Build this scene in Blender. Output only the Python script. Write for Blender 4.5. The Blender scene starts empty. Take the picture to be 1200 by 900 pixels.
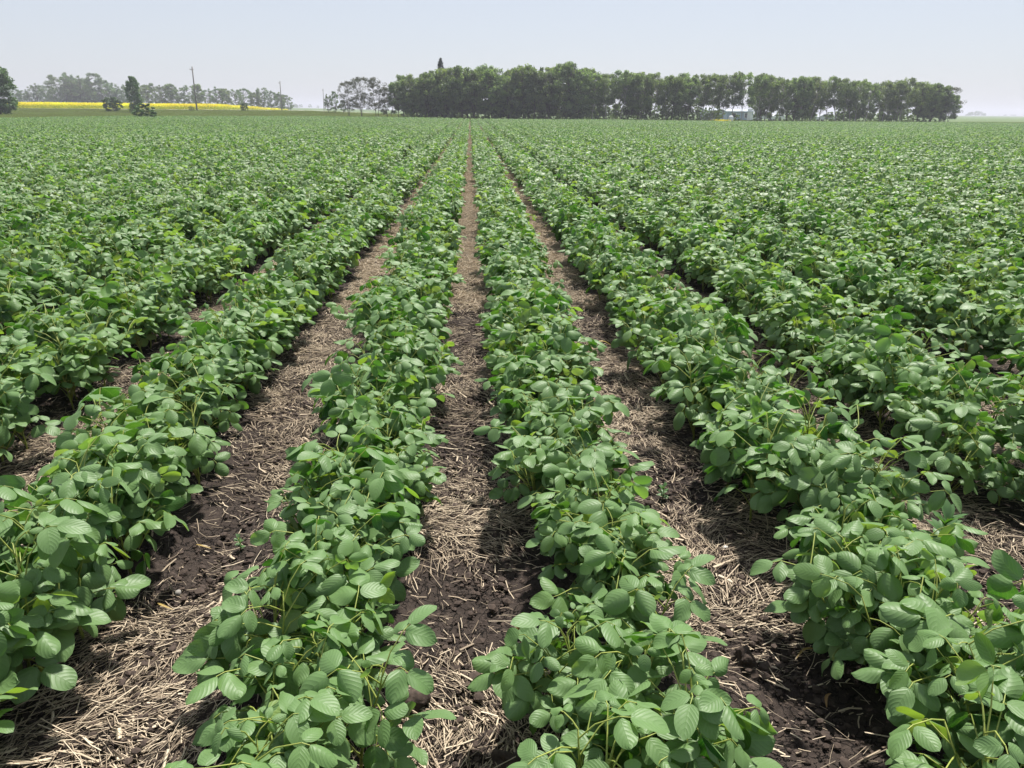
import bpy, math, random
import numpy as np
from mathutils import Vector, Matrix

R = math.radians
rng = np.random.default_rng(7)
random.seed(7)
scn = bpy.context.scene
COL = scn.collection

# ------------------------------------------------------------------ camera
CAM_H = 1.25
F = 832.0                      # focal length in pixels of a 1200 px wide frame
PITCH, YAW, ROLL = R(21.05), R(3.34), R(0.545)
CAMP = np.array([0.0, 0.0, CAM_H])
_f = np.array([math.sin(YAW)*math.cos(PITCH), math.cos(YAW)*math.cos(PITCH), -math.sin(PITCH)])
_r = np.array([math.cos(YAW), -math.sin(YAW), 0.0])
_u = np.cross(_r, _f)
CR = math.cos(ROLL)*_r + math.sin(ROLL)*_u
CU = -math.sin(ROLL)*_r + math.cos(ROLL)*_u
CF = _f

def project(P):
    d = np.asarray(P, float) - CAMP
    z = d @ CF
    zz = np.where(z > 0.05, z, 0.05)
    return 600 + F*(d @ CR)/zz, 450 - F*(d @ CU)/zz, z

def lateral(px, py, Y):
    """X of the point at distance Y seen at column px (row py)."""
    d = CF + CR*(px-600)/F + CU*(450-py)/F
    return float(d[0]*Y/d[1])

def height(px, py, Y):
    d = CF + CR*(px-600)/F + CU*(450-py)/F
    return float(CAM_H + d[2]*Y/d[1])

cam_d = bpy.data.cameras.new('camera')
cam = bpy.data.objects.new('camera', cam_d)
COL.objects.link(cam)
cam_d.sensor_width = 36
cam_d.lens = F/1200*36
cam_d.clip_start = 0.02
cam_d.clip_end = 8000
M = Matrix(((CR[0], CU[0], -CF[0], 0), (CR[1], CU[1], -CF[1], 0), (CR[2], CU[2], -CF[2], CAM_H), (0, 0, 0, 1)))
cam.matrix_world = M
scn.camera = cam

# ------------------------------------------------------------------ terrain
XN = np.array([-400., -150, -100, -58, -28, -12, 5, 60, 400])
YN = np.array([-60., 50, 95, 130, 250, 420, 2000])
HT = np.array([
    [0, 0, 0, 0, 0, 0, 0, 0, 0],
    [0, 0, 0, 0, 0, 0, 0, 0, 0],
    [.10, .15, .15, .15, .15, .08, 0, 0, 0],
    [.65, .68, .72, .80, .85, .45, 0, 0, 0],
    [1.55, 1.25, .75, .15, .30, .2, 0, 0, 0],
    [2.2, 1.9, 1.3, .5, .4, .2, 0, 0, 0],
    [0, 0, 0, 0, 0, 0, 0, 0, 0]])

def H0(x, y):
    x = np.clip(np.asarray(x, float), XN[0], XN[-1]); y = np.clip(np.asarray(y, float), YN[0], YN[-1])
    i = np.clip(np.searchsorted(XN, x, side='right')-1, 0, len(XN)-2)
    j = np.clip(np.searchsorted(YN, y, side='right')-1, 0, len(YN)-2)
    a = (x-XN[i])/(XN[i+1]-XN[i]); b = (y-YN[j])/(YN[j+1]-YN[j])
    a = a*a*(3-2*a); b = b*b*(3-2*b)
    return (HT[j, i]*(1-a)+HT[j, i+1]*a)*(1-b) + (HT[j+1, i]*(1-a)+HT[j+1, i+1]*a)*b

def _hash(i, j, s):
    n = (i.astype(np.int64)*374761393 + j.astype(np.int64)*668265263 + s*1442695041) & 0xffffffff
    n = ((n ^ (n >> 13))*1274126177) & 0xffffffff
    return ((n ^ (n >> 16)) & 0xffff)/65535.0

def vnoise(x, y, s=0):
    x = np.asarray(x, float); y = np.asarray(y, float)
    i = np.floor(x); j = np.floor(y); a = x-i; b = y-j
    i = i.astype(np.int64); j = j.astype(np.int64)
    a = a*a*(3-2*a); b = b*b*(3-2*b)
    return (_hash(i, j, s)*(1-a)+_hash(i+1, j, s)*a)*(1-b) + (_hash(i, j+1, s)*(1-a)+_hash(i+1, j+1, s)*a)*b

SP = 0.76
def row_x(k):
    x = -0.40 + SP*k
    return x + {-1: .03, 1: -.025, 2: -.06}.get(k, 0) - (.02 if k < -1 else 0)

def soil_z(x, y):
    """fine relief of the tilled soil, only near the camera"""
    x = np.asarray(x, float); y = np.asarray(y, float)
    fade = np.clip((9-np.abs(y-2.0))/5, 0, 1)*np.clip((5-np.abs(x))/2, 0, 1)
    n = 0.020*(vnoise(x*5, y*5, 1)-.5)*2*0.6
    n = n + 0.016*(vnoise(x*17, y*17, 2)-.5)
    c = vnoise(x*42, y*42, 3); n = n + 0.012*np.abs(c-.5)*2*(vnoise(x*6, y*6, 9))
    n = n + 0.007*(vnoise(x*85, y*85, 4)-.5)
    ridge = 0.016*np.cos((x+0.40)/SP*2*math.pi)
    return n*fade + ridge*np.clip((40-np.abs(y))/20, 0, 1)

def H(x, y):
    return H0(x, y) + soil_z(x, y)

FIELD = [(-52, -30), (-46, 35), (-39.5, 59), (-33, 78), (-19.5, 91), (-8, 92.5), (20, 93), (40, 93), (62, 98), (95, 103), (140, 103), (140, -30)]
def inside(x, y, poly=FIELD):
    x = np.asarray(x, float); y = np.asarray(y, float)
    res = np.zeros(x.shape, bool)
    n = len(poly)
    for i in range(n):
        x1, y1 = poly[i]; x2, y2 = poly[(i+1) % n]
        c = ((y1 > y) != (y2 > y)) & (x < (x2-x1)*(y-y1)/((y2-y1) if y2 != y1 else 1e-9)+x1)
        res ^= c
    return res

# ------------------------------------------------------------------ materials
class NT:
    def __init__(s, name, kind='mat'):
        s.m = bpy.data.materials.new(name); s.m.use_nodes = True
        s.t = s.m.node_tree; s.t.nodes.clear()
        s.out = s.n('ShaderNodeOutputMaterial')
    def n(s, typ, **kw):
        nd = s.t.nodes.new(typ)
        for k, v in kw.items():
            if k.startswith('i_'):
                key = k[2:]
                key = int(key) if key.isdigit() else key.replace('_', ' ')
                if isinstance(v, bpy.types.NodeSocket): s.t.links.new(v, nd.inputs[key])
                else: nd.inputs[key].default_value = v
            else: setattr(nd, k, v)
        return nd
    def link(s, a, b): s.t.links.new(a, b)
    def math(s, op, a, b=None, c=None, clamp=False):
        nd = s.n('ShaderNodeMath', operation=op, use_clamp=clamp)
        for i, v in enumerate((a, b, c)):
            if v is None: continue
            if isinstance(v, bpy.types.NodeSocket): s.link(v, nd.inputs[i])
            else: nd.inputs[i].default_value = v
        return nd.outputs[0]
    def mix(s, f, a, b):
        nd = s.n('ShaderNodeMix', data_type='RGBA')
        for k, v in ((0, f), (6, a), (7, b)):
            if isinstance(v, bpy.types.NodeSocket): s.link(v, nd.inputs[k])
            else: nd.inputs[k].default_value = v if k == 0 or len(v) == 4 else (*v, 1)
        return nd.outputs[2]
    def noise(s, scale, detail=3, rough=.5, vec=None, out='Fac'):
        nd = s.n('ShaderNodeTexNoise'); nd.inputs['Scale'].default_value = scale
        nd.inputs['Detail'].default_value = detail; nd.inputs['Roughness'].default_value = rough
        if vec is not None: s.link(vec, nd.inputs['Vector'])
        return nd.outputs[out]
    def ramp(s, f, a, b):
        nd = s.n('ShaderNodeMapRange', clamp=True)
        s.link(f, nd.inputs[0]); nd.inputs[1].default_value = a; nd.inputs[2].default_value = b
        return nd.outputs[0]
    def attr(s, name, out='Fac'):
        return s.n('ShaderNodeAttribute', attribute_name=name).outputs[out]
    def obj_co(s):
        return s.n('ShaderNodeTexCoord').outputs['Object']

def leaf_material(name, dark, light, young, back, rough=.45, trans=.30, veins=False, spec=.5):
    t = NT(name)
    tint = t.attr('tint')
    rnd = t.n('ShaderNodeObjectInfo').outputs['Random']
    c = t.mix(t.ramp(tint, 0, .85), dark, light)
    if 'soybean' in name: c = t.mix(t.ramp(tint, .58, .80), c, (.245, .340, .140) if veins else (.285, .385, .170))  # palest leaves: sunlit sheen put into the leaf colour
    c = t.mix(t.ramp(tint, .88, 1.0), c, young)
    hs = t.n('ShaderNodeHueSaturation')
    t.link(c, hs.inputs['Color'])
    t.link(t.math('MULTIPLY_ADD', rnd, .035, .483), hs.inputs['Hue'])
    t.link(t.math('MULTIPLY_ADD', rnd, .30, .85), hs.inputs['Value'])
    c = hs.outputs[0]
    bump = None
    if veins:
        uv = t.n('ShaderNodeUVMap', uv_map='UVMap').outputs[0]
        sx = t.n('ShaderNodeSeparateXYZ'); t.link(uv, sx.inputs[0])
        au = t.math('ABSOLUTE', t.math('MULTIPLY_ADD', sx.outputs[0], 2.0, -1.0))
        v = sx.outputs[1]
        mid = t.math('SUBTRACT', 1.0, t.ramp(au, .0, .075))
        ph = t.math('MULTIPLY_ADD', v, 6.5, t.math('MULTIPLY', t.math('POWER', au, 1.3), -2.6))
        fr = t.math('ABSOLUTE', t.math('SUBTRACT', t.math('FRACT', ph), .5))
        side = t.math('SUBTRACT', 1.0, t.ramp(fr, .0, .09))
        side = t.math('MULTIPLY', side, t.math('SUBTRACT', 1.0, t.ramp(au, .75, 1.0)))
        vein = t.math('MAXIMUM', mid, t.math('MULTIPLY', side, .8))
        blot = t.noise(60, 3, .6, t.obj_co())
        c = t.mix(t.math('MULTIPLY', t.ramp(blot, .35, .7), .22), c, (light[0]*1.5, light[1]*1.35, light[2]*1.4))
        c = t.mix(t.math('MULTIPLY', vein, .32), c, (.20, .34, .11))
        hgt = t.math('SUBTRACT', t.math('MULTIPLY', t.math('SINE', t.math('MULTIPLY', t.math('MINIMUM', fr, .5), 3.14)), .9), t.math('MULTIPLY', vein, .5))
        hgt = t.math('MULTIPLY_ADD', t.noise(300, 2, .5, t.obj_co()), .35, hgt)
        bn = t.n('ShaderNodeBump'); bn.inputs['Strength'].default_value = .45; bn.inputs['Distance'].default_value = .0007
        t.link(hgt, bn.inputs['Height']); bump = bn.outputs[0]
    geo = t.n('ShaderNodeNewGeometry')
    c2 = t.mix(geo.outputs['Backfacing'], c, back)
    p = t.n('ShaderNodeBsdfPrincipled')
    t.link(c2, p.inputs['Base Color'])
    p.inputs['Roughness'].default_value = rough
    p.inputs['Specular IOR Level'].default_value = spec
    if 'soybean' in name: p.inputs['Sheen Weight'].default_value = .05 if veins else .34; p.inputs['Sheen Roughness'].default_value = .45; p.inputs['Sheen Tint'].default_value = (.85, 1, .75, 1)
    tr = t.n('ShaderNodeBsdfTranslucent')
    tc = t.n('ShaderNodeMix', data_type='RGBA', blend_type='MULTIPLY'); tc.inputs[0].default_value = 1
    t.link(c, tc.inputs[6]); tc.inputs[7].default_value = (1.9, 2.1, .7, 1)
    t.link(tc.outputs[2], tr.inputs['Color'])
    if bump is not None:
        t.link(bump, p.inputs['Normal'])
    mx = t.n('ShaderNodeMixShader'); mx.inputs[0].default_value = trans
    t.link(p.outputs[0], mx.inputs[1]); t.link(tr.outputs[0], mx.inputs[2])
    t.link(mx.outputs[0], t.out.inputs[0])
    return t.m

def plain(name, col, rough=.6, var=.0, scale=8, metal=0, col2=None, bump=0):
    t = NT(name)
    p = t.n('ShaderNodeBsdfPrincipled')
    c2 = col2 or tuple(max(0, v*(1-var)) for v in col)
    f = t.noise(scale, 4, .6, t.obj_co())
    t.link(t.mix(t.ramp(f, .3, .7), col, c2), p.inputs['Base Color'])
    p.inputs['Roughness'].default_value = rough; p.inputs['Metallic'].default_value = metal
    if bump:
        b = t.n('ShaderNodeBump'); b.inputs['Strength'].default_value = .6; b.inputs['Distance'].default_value = bump
        t.link(f, b.inputs['Height']); t.link(b.outputs[0], p.inputs['Normal'])
    t.link(p.outputs[0], t.out.inputs[0])
    return t.m

M_LEAF = leaf_material('soybean_leaf', (.015, .062, .013), (.088, .190, .040), (.22, .31, .06), (.14, .24, .085), .47, .27, True, .38)
M_LEAFF = leaf_material('soybean_leaf_far', (.022, .076, .019), (.118, .222, .064), (.19, .29, .065), (.16, .25, .095), .50, .30, False, .45)  # same leaf for distance, backlit grazing brightness put into its paler colours
M_STEM = plain('soybean_stem', (.34, .37, .08), .55, col2=(.19, .26, .05), scale=60)
M_TREE = leaf_material('poplar_leaf', (.050, .080, .045), (.185, .240, .130), (.20, .25, .13), (.14, .18, .11), .55, .48, False, .4)
M_TREE2 = leaf_material('willow_leaf', (.062, .125, .042), (.160, .250, .090), (.12, .16, .09), (.11, .14, .09), .55, .22, False, .4)
M_TREE3 = leaf_material('ash_leaf', (.040, .095, .028), (.105, .195, .055), (.11, .20, .05), (.09, .15, .07), .5, .25, False, .4)
M_BROWN = leaf_material('thin_leaf', (.050, .052, .028), (.085, .085, .045), (.12, .14, .08), (.10, .12, .08), .6, .2, False, .3)
M_CONIF = leaf_material('needle', (.018, .040, .020), (.035, .065, .030), (.05, .08, .04), (.03, .06, .03), .6, .05, False, .3)
M_GRASS = leaf_material('grass_blade', (.13, .165, .065), (.22, .245, .11), (.38, .34, .18), (.15, .19, .08), .6, .25, False, .3)
M_CANL = leaf_material('canola_flower', (.62, .52, .02), (.80, .68, .03), (.22, .30, .05), (.70, .60, .03), .6, .3, False, .3)
M_BARK = plain('bark', (.11, .095, .08), .9, col2=(.055, .047, .04), scale=6, bump=.02)
M_BARKL = plain('pale_bark', (.44, .42, .39), .9, col2=(.22, .20, .18), scale=5, bump=.02)

def soil_material():
    t = NT('soil_and_grass')
    co = t.n('ShaderNodeNewGeometry').outputs['Position']
    p = t.n('ShaderNodeBsdfPrincipled'); p.inputs['Roughness'].default_value = .92
    p.inputs['Specular IOR Level'].default_value = .2
    n1 = t.noise(9, 6, .65, co); n2 = t.noise(70, 5, .6, co); n3 = t.noise(420, 3, .6, co)
    c = t.mix(t.ramp(n1, .3, .7), (.028, .021, .018), (.056, .043, .036))
    c = t.mix(t.math('MULTIPLY', t.ramp(n2, .52, .75), .6), c, (.095, .072, .056))
    fleck = t.ramp(n3, .64, .70)
    c = t.mix(t.math('MULTIPLY', fleck, .7), c, (.24, .19, .14))
    vo = t.n('ShaderNodeTexVoronoi', feature='DISTANCE_TO_EDGE'); vo.inputs['Scale'].default_value = 26
    wv = t.n('ShaderNodeVectorMath', operation='MULTIPLY_ADD')
    t.link(t.noise(22, 3, .6, co, 'Color'), wv.inputs[0]); wv.inputs[1].default_value = (.09,)*3; t.link(co, wv.inputs[2])
    t.link(wv.outputs[0], vo.inputs['Vector'])
    crack = t.math('MAXIMUM', t.ramp(vo.outputs[0], 0, .05), t.ramp(t.noise(7, 4, .6, co), .50, .62))
    c = t.mix(t.math('SUBTRACT', 1.0, crack), c, (.010, .008, .007))
    grass = t.mix(t.ramp(t.noise(.12, 5, .6, co), .3, .7), (.085, .14, .045), (.125, .18, .062))
    grass = t.mix(t.math('MULTIPLY', t.ramp(t.noise(.5, 4, .6, co), .55, .8), .3), grass, (.20, .18, .10))
    fld = t.attr('field')
    t.link(t.mix(fld, grass, c), p.inputs['Base Color'])
    hh = t.math('MULTIPLY_ADD', n3, .25, t.math('MULTIPLY_ADD', n2, .8, crack))
    b = t.n('ShaderNodeBump'); b.inputs['Strength'].default_value = 1; b.inputs['Distance'].default_value = .010
    t.link(hh, b.inputs['Height']); t.link(b.outputs[0], p.inputs['Normal'])
    t.link(p.outputs[0], t.out.inputs[0])
    return t.m
M_SOIL = soil_material()

def straw_material():
    t = NT('wheat_straw')
    tint = t.attr('tint')
    c = t.mix(t.ramp(tint, 0, .6), (.13, .095, .065), (.54, .43, .305))
    c = t.mix(t.ramp(tint, .6, 1), c, (.76, .64, .47))
    p = t.n('ShaderNodeBsdfPrincipled'); p.inputs['Roughness'].default_value = .55
    t.link(c, p.inputs['Base Color']); t.link(p.outputs[0], t.out.inputs[0])
    return t.m
M_STRAW = straw_material()
M_CLOD = plain('soil_clod', (.085, .060, .046), .95, col2=(.036, .025, .020), scale=90, bump=.004)

# ------------------------------------------------------------------ mesh helpers
class MB:
    def __init__(s): s.v = []; s.f = []; s.uv = []; s.t = []; s.n = 0
    def add(s, v, f, uv=None, t=0.4):
        v = np.asarray(v, float)
        s.v.append(v); s.f.extend([tuple(int(i)+s.n for i in q) for q in f])
        s.uv.append(np.zeros((len(v), 2)) if uv is None else uv)
        s.t.append(np.full(len(v), t) if np.isscalar(t) else t)
        s.n += len(v)
    def tube(s, pts, rad, sides=5, t=.4, cap=True):
        pts = np.asarray(pts, float); n = len(pts)
        rad = np.full(n, rad) if np.isscalar(rad) else np.asarray(rad, float)
        d = np.gradient(pts, axis=0); d /= np.linalg.norm(d, axis=1)[:, None]+1e-9
        ref = np.array([0.31, .2, .93]) if abs(d[0][2]) < .8 else np.array([.95, .2, .1])
        a = np.cross(d, ref); a /= np.linalg.norm(a, axis=1)[:, None]; b = np.cross(d, a)
        ang = np.arange(sides)*2*math.pi/sides
        v = (pts[:, None]+rad[:, None, None]*(a[:, None]*np.cos(ang)[None, :, None]+b[:, None]*np.sin(ang)[None, :, None])).reshape(-1, 3)
        f = [(i*sides+j, i*sides+(j+1) % sides, (i+1)*sides+(j+1) % sides, (i+1)*sides+j) for i in range(n-1) for j in range(sides)]
        if cap: f += [tuple(range(sides))[::-1], tuple((n-1)*sides+j for j in range(sides))]
        s.add(v, f, None, t)
    def mesh(s, name, mat, smooth=True):
        me = bpy.data.meshes.new(name)
        me.from_pydata(np.concatenate(s.v).tolist(), [], s.f)
        t = np.concatenate(s.t)
        at = me.attributes.new('tint', 'FLOAT', 'POINT'); at.data.foreach_set('value', t.astype(np.float32))
        uv = np.concatenate(s.uv); ul = me.uv_layers.new(name='UVMap')
        idx = np.empty(len(me.loops), np.int32); me.loops.foreach_get('vertex_index', idx)
        ul.data.foreach_set('uv', uv[idx].astype(np.float32).ravel())
        me.materials.append(mat)
        if smooth: me.polygons.foreach_set('use_smooth', [True]*len(me.polygons))
        me.update()
        return me

def link(name, me, parent=None, loc=None):
    o = bpy.data.objects.new(name, me); COL.objects.link(o)
    if parent is not None: o.parent = parent
    if loc is not None: o.location = loc
    return o
def tag(o, label, cat, group=None):
    o['label'] = label; o['category'] = cat
    if group: o['group'] = group
    return o
def empty(name, loc=(0, 0, 0), rz=0):
    o = bpy.data.objects.new(name, None); COL.objects.link(o)
    o.location = loc; o.rotation_euler = (0, 0, rz); o.empty_display_size = .1
    return o
def norm(v):
    v = np.asarray(v, float); return v/(np.linalg.norm(v)+1e-9)

def leaflet(mb, base, d, n, L, W, nu, nv, fold, droop, tint, wave=0):
    """one ovate leaflet: d along, n upward normal"""
    d = norm(d); s = norm(np.cross(n, d)); n = np.cross(d, s)
    tt = np.linspace(0, 1, nv+1); uu = np.linspace(-1, 1, nu+1)
    w = W*np.maximum(.015, (tt+.012)**.50*(1-tt)**.56*2.02)
    T, U = np.meshgrid(tt, uu, indexing='ij')
    Wd = w[:, None]*U
    z = fold*(np.abs(Wd)*(1-.35*np.abs(U)) if fold > 0 else np.abs(Wd)*np.abs(U)**1.2) - droop*L*T**2 + wave*L*np.sin(T*7+U*2.5)*.035*np.abs(U)
    P = np.asarray(base)+T[..., None]*L*d+Wd[..., None]*s+z[..., None]*n
    k = nu+1
    f = [(i*k+j, (i+1)*k+j, (i+1)*k+j+1, i*k+j+1) for i in range(nv) for j in range(nu)]
    f = [q[::-1] for q in f]
    uv = np.stack([(U+1)/2, T], -1).reshape(-1, 2)
    mb.add(P.reshape(-1, 3), f, uv, tint)

def trifoliate(lb, sb, node, az, el, plen, L, rs, lod, young=False):
    """petiole from node plus three leaflets; az azimuth, el elevation of the petiole"""
    hd = np.array([math.cos(az), math.sin(az), 0]); up = np.array([0, 0, 1.])
    d0 = hd*math.cos(el)+up*math.sin(el)
    end = node + d0*plen + hd*plen*.12 - up*plen*.05
    mid = node + d0*plen*.5 + up*plen*.05
    if sb is not None:
        if lod == 0: sb.tube([node, mid, end], [.0016, .0012, .0010], 5, cap=False)
        elif lod == 1: sb.tube([node, end], [.0017, .0012], 3, cap=False)
    # leaf plane
    tilt = rs.uniform(-.3, 1.15)
    ld = norm(hd*math.cos(tilt) - up*math.sin(tilt) + rs.normal(0, .22, 3)*np.array([1, 1, .3]))
    n = norm(np.cross(np.cross(ld, up), ld) + rs.normal(0, .42, 3))
    s = norm(np.cross(n, ld))
    n = np.cross(ld, s)
    nu, nv = ((6, 9), (2, 4), (2, 2))[lod]
    base_t = rs.uniform(.0, .50) if rs.random() < .62 else rs.uniform(.5, .86)  # dark and pale shares put shadow and highlight contrast into leaf tone
    if young: base_t = rs.uniform(.88, 1)
    pl = L*.30
    pe = end+ld*pl
    if sb is not None and lod == 0: sb.tube([end, pe], [.0010, .0008], 4, cap=False)
    def go(b, d, nn, l):
        leaflet(lb, b, d, nn, l, l*rs.uniform(.33, .41), nu, nv, rs.uniform(-.75, .30), rs.uniform(.08, .50), float(np.clip(base_t+rs.normal(0, .07), 0, 1)), rs.uniform(0, 2.2))
    go(pe, ld, norm(n+rs.normal(0, .18, 3)), L)
    for sg in (-1, 1):
        a = rs.uniform(1.15, 1.5)
        dd = norm(ld*math.cos(a)+s*sg*math.sin(a)-n*rs.uniform(-.1, .38))
        nn = norm(n+s*sg*rs.uniform(-.1, .45)+rs.normal(0, .15, 3))
        go(end+dd*.004, dd, nn, L*rs.uniform(.82, .98))

def soy_plant(lb, sb, seed, lod, org=(0, 0), hgt=None, wide=1.0):
    rs = np.random.default_rng(seed)
    hgt = hgt or rs.uniform(.25, .32)
    org = np.array([org[0], org[1], -.01])
    lean = rs.normal(0, .10, 2)
    def stem_at(t): return org+np.array([lean[0]*t*hgt+.008*math.sin(t*5+seed), lean[1]*t*hgt, t*hgt])
    if sb is not None and lod < 2:
        sb.tube([stem_at(t) for t in np.linspace(0, 1, 6 if lod == 0 else 3)], np.linspace(.0034, .0012, 6 if lod == 0 else 3), 6 if lod == 0 else 3)
    az = rs.uniform(0, 6.28); nn = 13
    for i in range(nn):
        t = .20+.80*i/(nn-1)
        az += math.pi+rs.normal(0, .55)
        young = i >= nn-1
        plen = (.062+.045*math.sin(min(1, t*1.1)*2.4))*rs.uniform(.8, 1.2)*(.35 if young else 1)*wide
        el = rs.uniform(.55, 1.15)+.12*t
        L = (.052 if not young else .028)*rs.uniform(.68, 1.28)*(.8 if i == nn-2 else 1)
        trifoliate(lb, sb, stem_at(t), az, el, plen, L, rs, lod, young)
    for b in range(rs.integers(4, 6)):
        az2 = rs.uniform(0, 6.28); bl = rs.uniform(.12, .21)*wide; t0 = rs.uniform(.1, .35); p0 = stem_at(t0)
        hd = np.array([math.cos(az2), math.sin(az2), 0]); e2 = rs.uniform(.95, 1.3)
        pt = lambda q: p0+(hd*math.cos(e2)+np.array([0, 0, math.sin(e2)]))*bl*q
        if sb is not None and lod < 2: sb.tube([pt(0), pt(.5), pt(1)], [.0022, .0017, .0012], 4 if lod == 0 else 3)
        a3 = az2
        for q in (.35, .7, 1.0):
            a3 += rs.normal(0, 1.1)+(.9 if q == .7 else -.4)
            trifoliate(lb, sb, pt(q), a3, rs.uniform(.3, 1.05), rs.uniform(.045, .085)*wide, .049*rs.uniform(.75, 1.2), rs, lod, q == 1.0 and rs.random() < .5)

# ------------------------------------------------------------------ ground sheet
def axis(lo, hi, d0, dense_lo, dense_hi, mid_step=4.0, mid_lim=300):
    out = list(np.arange(dense_lo, dense_hi, d0))
    def grow(x, sgn, lim):
        st = d0; r = []
        while sgn*x < sgn*lim:
            st = min(st*1.13, mid_step) if abs(x) < mid_lim else st*1.3
            x += sgn*st; r.append(x)
        r[-1] = lim
        return r
    return np.array(grow(dense_lo, -1, lo)[::-1]+out+grow(out[-1], 1, hi))
gx = axis(-2000, 2000, .014, -2.3, 2.7)
gy = axis(-80, 2000, .015, .7, 5.6)
GX, GY = np.meshgrid(gx, gy)
GZ = H(GX, GY)
nx, ny = len(gx), len(gy)
V = np.stack([GX, GY, GZ], -1).reshape(-1, 3)
i0 = (np.arange(ny-1)[:, None]*nx+np.arange(nx-1)[None]).ravel()
Q = np.stack([i0, i0+1, i0+1+nx, i0+nx], 1)
def big_mesh(name, V, Q, mat, smooth=True):
    me = bpy.data.meshes.new(name)
    me.vertices.add(len(V)); me.vertices.foreach_set('co', V.astype(np.float32).ravel())
    k = Q.shape[1]
    me.loops.add(len(Q)*k); me.loops.foreach_set('vertex_index', Q.astype(np.int32).ravel())
    me.polygons.add(len(Q)); me.polygons.foreach_set('loop_start', (np.arange(len(Q))*k).astype(np.int32))
    me.update(calc_edges=True); me.materials.append(mat)
    if smooth: me.polygons.foreach_set('use_smooth', np.ones(len(Q), bool))
    return me
gm = big_mesh('ground', V, Q, M_SOIL)
a = gm.attributes.new('field', 'FLOAT', 'POINT')
a.data.foreach_set('value', inside(GX, GY).astype(np.float32).ravel())
ground = link('ground', gm); ground['kind'] = 'structure'

# ------------------------------------------------------------------ instancing of uncountable stuff
def gn_scatter(name, sources, P, idx, rot, scl, mat_ground=None):
    """one object whose points carry copies of the source meshes (for stuff only)"""
    col = bpy.data.collections.new(name+'_sources')
    for i, me in enumerate(sources):
        o = bpy.data.objects.new('%s_source_%03d' % (name, i), me); col.objects.link(o)
    me = bpy.data.meshes.new(name)
    me.vertices.add(len(P)); me.vertices.foreach_set('co', np.asarray(P, np.float32).ravel())
    a = me.attributes.new('vi', 'INT', 'POINT'); a.data.foreach_set('value', np.asarray(idx, np.int32))
    a = me.attributes.new('rot', 'FLOAT_VECTOR', 'POINT'); a.data.foreach_set('vector', np.asarray(rot, np.float32).ravel())
    a = me.attributes.new('scl', 'FLOAT_VECTOR', 'POINT'); a.data.foreach_set('vector', np.asarray(scl, np.float32).ravel())
    me.update()
    o = link(name, me)
    g = bpy.data.node_groups.new(name, 'GeometryNodeTree')
    g.interface.new_socket('Geometry', in_out='INPUT', socket_type='NodeSocketGeometry')
    g.interface.new_socket('Geometry', in_out='OUTPUT', socket_type='NodeSocketGeometry')
    N = g.nodes.new; Lk = g.links.new
    gi = N('NodeGroupInput'); go = N('NodeGroupOutput')
    ci = N('GeometryNodeCollectionInfo'); ci.inputs['Collection'].default_value = col
    ci.inputs['Separate Children'].default_value = True; ci.inputs['Reset Children'].default_value = True
    m2p = N('GeometryNodeMeshToPoints')
    iop = N('GeometryNodeInstanceOnPoints'); iop.inputs['Pick Instance'].default_value = True
    def na(nm, typ):
        n = N('GeometryNodeInputNamedAttribute'); n.data_type = typ; n.inputs['Name'].default_value = nm
        return n.outputs['Attribute']
    Lk(gi.outputs[0], m2p.inputs['Mesh']); Lk(m2p.outputs[0], iop.inputs['Points'])
    Lk(ci.outputs[0], iop.inputs['Instance'])
    Lk(na('vi', 'INT'), iop.inputs['Instance Index'])
    Lk(na('rot', 'FLOAT_VECTOR'), iop.inputs['Rotation'])
    Lk(na('scl', 'FLOAT_VECTOR'), iop.inputs['Scale'])
    Lk(iop.outputs[0], go.inputs[0])
    md = o.modifiers.new('scatter', 'NODES'); md.node_group = g
    o['kind'] = 'stuff'
    return o

def join_mesh(name, parts):
    """merge (MB, material) pairs into one mesh with several materials"""
    V = []; Fc = []; T = []; UV = []; MI = []; n = 0; me = bpy.data.meshes.new(name)
    for mi, (mb, mat) in enumerate(parts):
        if mb.n == 0: continue
        V.append(np.concatenate(mb.v)); T.append(np.concatenate(mb.t)); UV.append(np.concatenate(mb.uv))
        Fc += [tuple(i+n for i in q) for q in mb.f]; MI += [mi]*len(mb.f); n += mb.n
    me.from_pydata(np.concatenate(V).tolist(), [], Fc)
    for mb, mat in parts: me.materials.append(mat)
    me.polygons.foreach_set('material_index', MI)
    me.polygons.foreach_set('use_smooth', [True]*len(Fc))
    at = me.attributes.new('tint', 'FLOAT', 'POINT'); at.data.foreach_set('value', np.concatenate(T).astype(np.float32))
    uv = np.concatenate(UV); ul = me.uv_layers.new(name='UVMap')
    idx = np.empty(len(me.loops), np.int32); me.loops.foreach_get('vertex_index', idx)
    ul.data.foreach_set('uv', uv[idx].astype(np.float32).ravel())
    me.update()
    return me

# ------------------------------------------------------------------ soybeans
NV0, NV1, NV2 = 14, 10, 8
near = []                     # (stem mesh, foliage mesh)
src = []
for i in range(NV0):
    lb, sb = MB(), MB(); soy_plant(lb, sb, 100+i, 0)
    near.append((sb.mesh('soybean_stem', M_STEM), lb.mesh('soybean_foliage', M_LEAF)))
    src.append(join_mesh('soy_near', [(lb, M_LEAF), (sb, M_STEM)]))
for i in range(NV1):
    lb, sb = MB(), MB(); soy_plant(lb, sb, 300+i, 1)
    src.append(join_mesh('soy_mid', [(lb, M_LEAFF), (sb, M_STEM)]))
for i in range(NV2):          # one metre of row seen from afar
    lb, sb = MB(), MB()
    rs = np.random.default_rng(900+i)
    for j in range(16):
        soy_plant(lb, None, 5000+i*50+j, 2, org=(rs.uniform(-.165, .165), -.5+j/16+rs.uniform(-.03, .03)), wide=1.08)
    src.append(join_mesh('soy_row', [(lb, M_LEAFF)]))

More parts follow.
